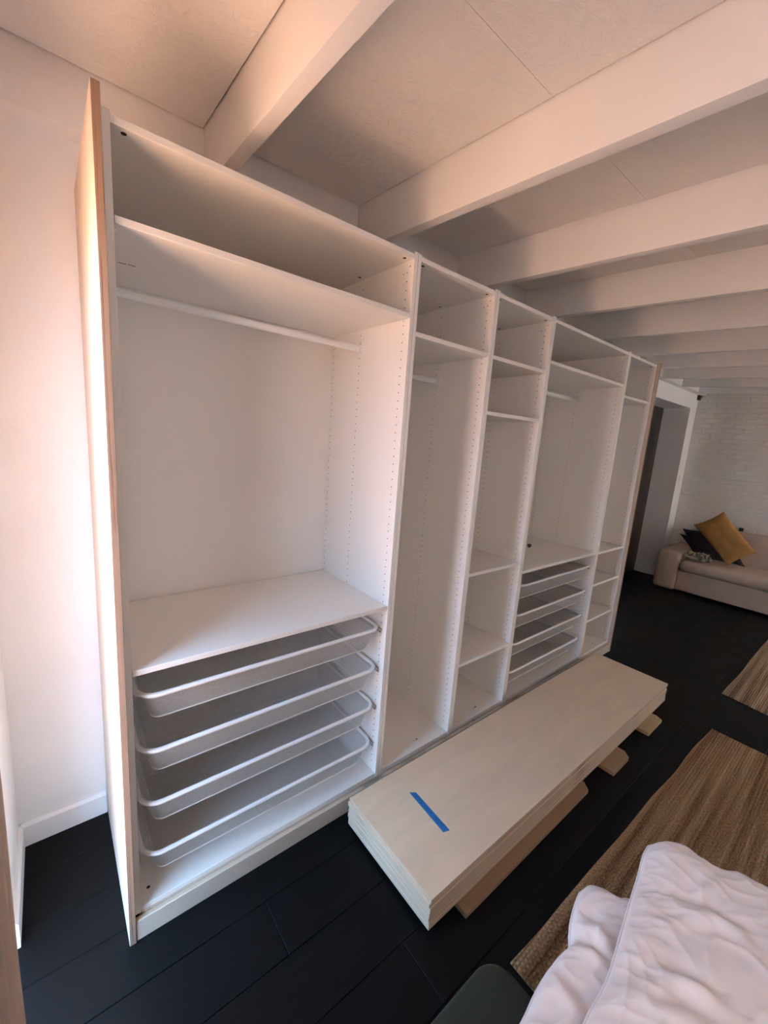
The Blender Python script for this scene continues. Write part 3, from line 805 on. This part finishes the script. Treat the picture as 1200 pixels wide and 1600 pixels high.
oB, PB = quilt('duvet', [(0.30, -1.13), (0.45, -1.11), (0.637, -1.091), (0.70, -1.09), (0.758, -1.087), (0.848, -1.073), (0.958, -1.055), (1.052, -1.041), (1.129, -1.027), (1.177, -1.024)],
               [(0.50, -2.15), (1.0, -2.05), (1.55, -1.85)], [(0.30, -1.13), (0.35, -1.6), (0.50, -2.15)],
               [(1.177, -1.024), (1.219, -1.047), (1.248, -1.075), (1.258, -1.101), (1.252, -1.135), (1.266, -1.178), (1.297, -1.217), (1.308, -1.266), (1.40, -1.5), (1.55, -1.85)], 0.508, 0.562,
               [([(0.988, -1.082), (1.038, -1.131), (1.077, -1.188), (1.086, -1.248), (1.062, -1.292)], 0.024, 0.022), ([(0.833, -1.125), (0.858, -1.182), (0.875, -1.223), (0.886, -1.274)], 0.019, 0.017),
                ([(0.70, -1.10), (0.792, -1.142), (0.856, -1.183), (0.887, -1.232)], 0.022, 0.015), ([(1.049, -1.135), (1.137, -1.161), (1.211, -1.183)], 0.015, 0.010),
                ([(0.74, -1.148), (0.794, -1.2), (0.834, -1.265)], 0.020, 0.014), ([(0.934, -1.11), (1.011, -1.152), (1.056, -1.193)], 0.017, 0.013)],
               'folded white duvet with a piped edge, uppermost of the bedding', 'duvet', 220, 200, 23)
def piping(o, P, ids, r=0.0045):
    off = OFF[o]
    mb = MB().tube([Vector(P(i, j, True)) for i, j in ids], r, 6)
    ob = link('piping', mb, M['linen'], None, smooth=True)
    ob.data.transform(Matrix.Translation(-off)); ob.parent = o
piping(oB, PB, [(i, 0) for i in range(221)]); piping(oB, PB, [(220, j) for j in range(201)])
piping(oA, PA, [(i, 0) for i in range(151)]); piping(oA, PA, [(150, j) for j in range(131)])

st = root('stool', (0.48, -0.97, 0.0), 'dark green moulded stool with rounded seat, partly under the white pillow', 'stool')
mb = MB(); lev = [(0.012, 0.305), (0.0, 0.318), (0.0, 0.345), (0.004, 0.354), (0.014, 0.360), (0.05, 0.3625)]
rings = [rrect(0.27 + q, 0.700 - q, -1.095 + q, -0.842 - q, 0.065 - q * 0.6, z, 8) for q, z in lev]
n = len(rings[0]); mb.v = [p for r in rings for p in r]
for k in range(len(rings) - 1):
    for j in range(n): mb.f.append((k * n + j, k * n + (j + 1) % n, (k + 1) * n + (j + 1) % n, (k + 1) * n + j)); mb.mi.append(0)
mb.f.append(tuple(range(n))); mb.f.append(tuple((len(rings) - 1) * n + j for j in range(n))); mb.mi += [0, 0]
link('seat', mb, M['green'], st, smooth=True)
for (x, y) in ((0.31, -1.05), (0.66, -1.05), (0.31, -0.885), (0.66, -0.885)):
    link('leg', MB().tube([(x, y, 0.0), (x, y, 0.3055)], [0.014, 0.019], 12), M['green'], st, smooth=True)

# ================================================================== CURTAIN and small wall things
cu = root('curtain', (WX + 0.045, -0.65, 0.02), 'beige linen curtain drawn across the garden door at the left picture edge', 'curtain')
mb = MB(); nn, nz = 130, 24
CY0, CY1 = -1.05, -0.285
def CP(i, j, sg=1):
    u, v = i / nn, j / nz
    y = CY0 + (CY1 - CY0) * u; z = 0.02 + 2.27 * v
    a = 0.020 * math.sin(u * 15 * math.pi + 0.6 * math.sin(v * 3) + 1.2) + 0.004 * noise.noise(Vector((u * 15, v * 6, 3)))
    k = u ** 6
    return (WX + 0.050 + a * (1 - 0.25 * v) * (1 - 0.5 * k) + 0.0008 * sg, y + 0.008 * noise.noise(Vector((u * 8, v * 5, 8))) - k * (0.05 * (1 - v) - 0.02), z)
mb.grid(lambda i, j: CP(i, j, 1), nn, nz); mb.grid(lambda i, j: CP(nn - i, j, -1), nn, nz)
link('cloth', mb, M['curtain'], cu, smooth=True)
link('hem', MB().tube([CP(nn, j) for j in range(nz + 1)], 0.005, 6), M['curtain'], cu, smooth=True)
link('curtain_rod', MB().tube([(WX + 0.058, 0.22, 2.315), (WX + 0.058, -1.15, 2.315)], 0.012, 12), M['black'], cu, smooth=True)
for y in (0.19, -1.12): link('rod_bracket', MB().box(WX + 0.0005, WX + 0.070, y - 0.008, y + 0.008, 2.307, 2.323), M['black'], cu)

def sheer(name, base, along, z0, z1, x0, x1, label, cloth='sheer'):
    """added curtain on a rod that filters window light, along x (front wall) or y (window wall)"""
    cv = root(name, base, label, 'curtain', 'added light-filtering curtains at the windows out of view')
    put = (lambda t, o, z: (t, FY + 0.05 + o, z)) if along == 'x' else (lambda t, o, z: (WX + 0.05 + o, t, z))
    mb = MB(); nn = int((x1 - x0) * 60)
    def CQ(i, j, sg=1):
        u = i / nn
        return put(x0 + (x1 - x0) * u, 0.022 * math.sin(u * (x1 - x0) * 16 * math.pi + 0.05 * j) + 0.0008 * sg, z0 + (z1 - z0) * j / 10)
    mb.grid(lambda i, j: CQ(i, j, 1), nn, 10)
    link('cloth', mb, M[cloth], cv, smooth=True)
    link('curtain_rod', MB().tube([put(x0 - 0.05, 0, z1 + 0.012), put(x1 + 0.05, 0, z1 + 0.012)], 0.012, 12), M['black'], cv, smooth=True)
    for x in (x0 - 0.03, x1 + 0.03):
        link('rod_bracket', MB().tube([put(x, -0.0495, z1 + 0.012), put(x, 0.012, z1 + 0.012)], 0.008, 8), M['black'], cv)
sheer('filter_curtain', ((W2[0] + W2[1]) / 2, FY + 0.05, 0.2), 'x', W2[2] - 0.12, W2[3] + 0.02, W2[0] - 0.12, W2[1] + 0.12, 'added unseen curtain warming the light of the window opposite the wardrobes')
sheer('filter_curtain', (WX + 0.05, (FILL_WIN[0] + FILL_WIN[1]) / 2, 0.2), 'y', FILL_WIN[2] - 0.12, FILL_WIN[3] + 0.02, FILL_WIN[0] - 0.12, FILL_WIN[1] + 0.12, 'added unseen curtain dimming and warming the fill window behind the camera', 'lined')

lsw = root('light_switch', (6.665, WY, 1.38), 'white light switch on the narrow wall strip beside the doorway', 'switch')
link('plate', MB().box(6.628, 6.708, WY - 0.009, WY - 0.0003, 1.32, 1.44), M['trim'], lsw, bevel=0.002)
link('rocker', MB().box(6.645, 6.691, WY - 0.013, WY - 0.0092, 1.345, 1.415), M['metal'], lsw, bevel=0.001)
hk = root('wall_hook', (6.77, WY, 2.50), 'small black bracket under the last beam in the corner above the doorway', 'bracket')
link('plate', MB().box(6.735, 6.795, WY - 0.03, WY - 0.0003, 2.465, 2.527), M['black'], hk, bevel=0.002)
link('arm', MB().tube([(6.775, WY - 0.012, 2.505), (6.775, WY - 0.045, 2.505), (6.775, WY - 0.05, 2.515)], 0.006, 8), M['black'], hk, smooth=True)
so = root('wall_socket', (RX, -0.157, 0.815), 'small black plug on the brick wall just above the sofa back', 'socket')
link('plate', MB().box(RX - 0.016, RX - 0.0005, -0.18, -0.135, 0.80, 0.845), M['black'], so, bevel=0.003)
link('plug', MB().tube([(RX - 0.016, -0.157, 0.822), (RX - 0.035, -0.157, 0.822)], 0.012, 12), M['black'], so, smooth=True)

portal('portal_garden_door', (WX - 0.2, (wy0 + wy1) / 2, (wz0 + wz1) / 2), (1, 0, 0), wy1 - wy0, wz1 - wz0)
portal('portal_fill_window', (WX - 0.2, (a3 + b3) / 2, (c3 + d3) / 2), (1, 0, 0), b3 - a3, d3 - c3)
portal('portal_window', ((W2[0] + W2[1]) / 2, FY - 0.2, (W2[2] + W2[3]) / 2), (0, 1, 0), W2[1] - W2[0], W2[3] - W2[2])
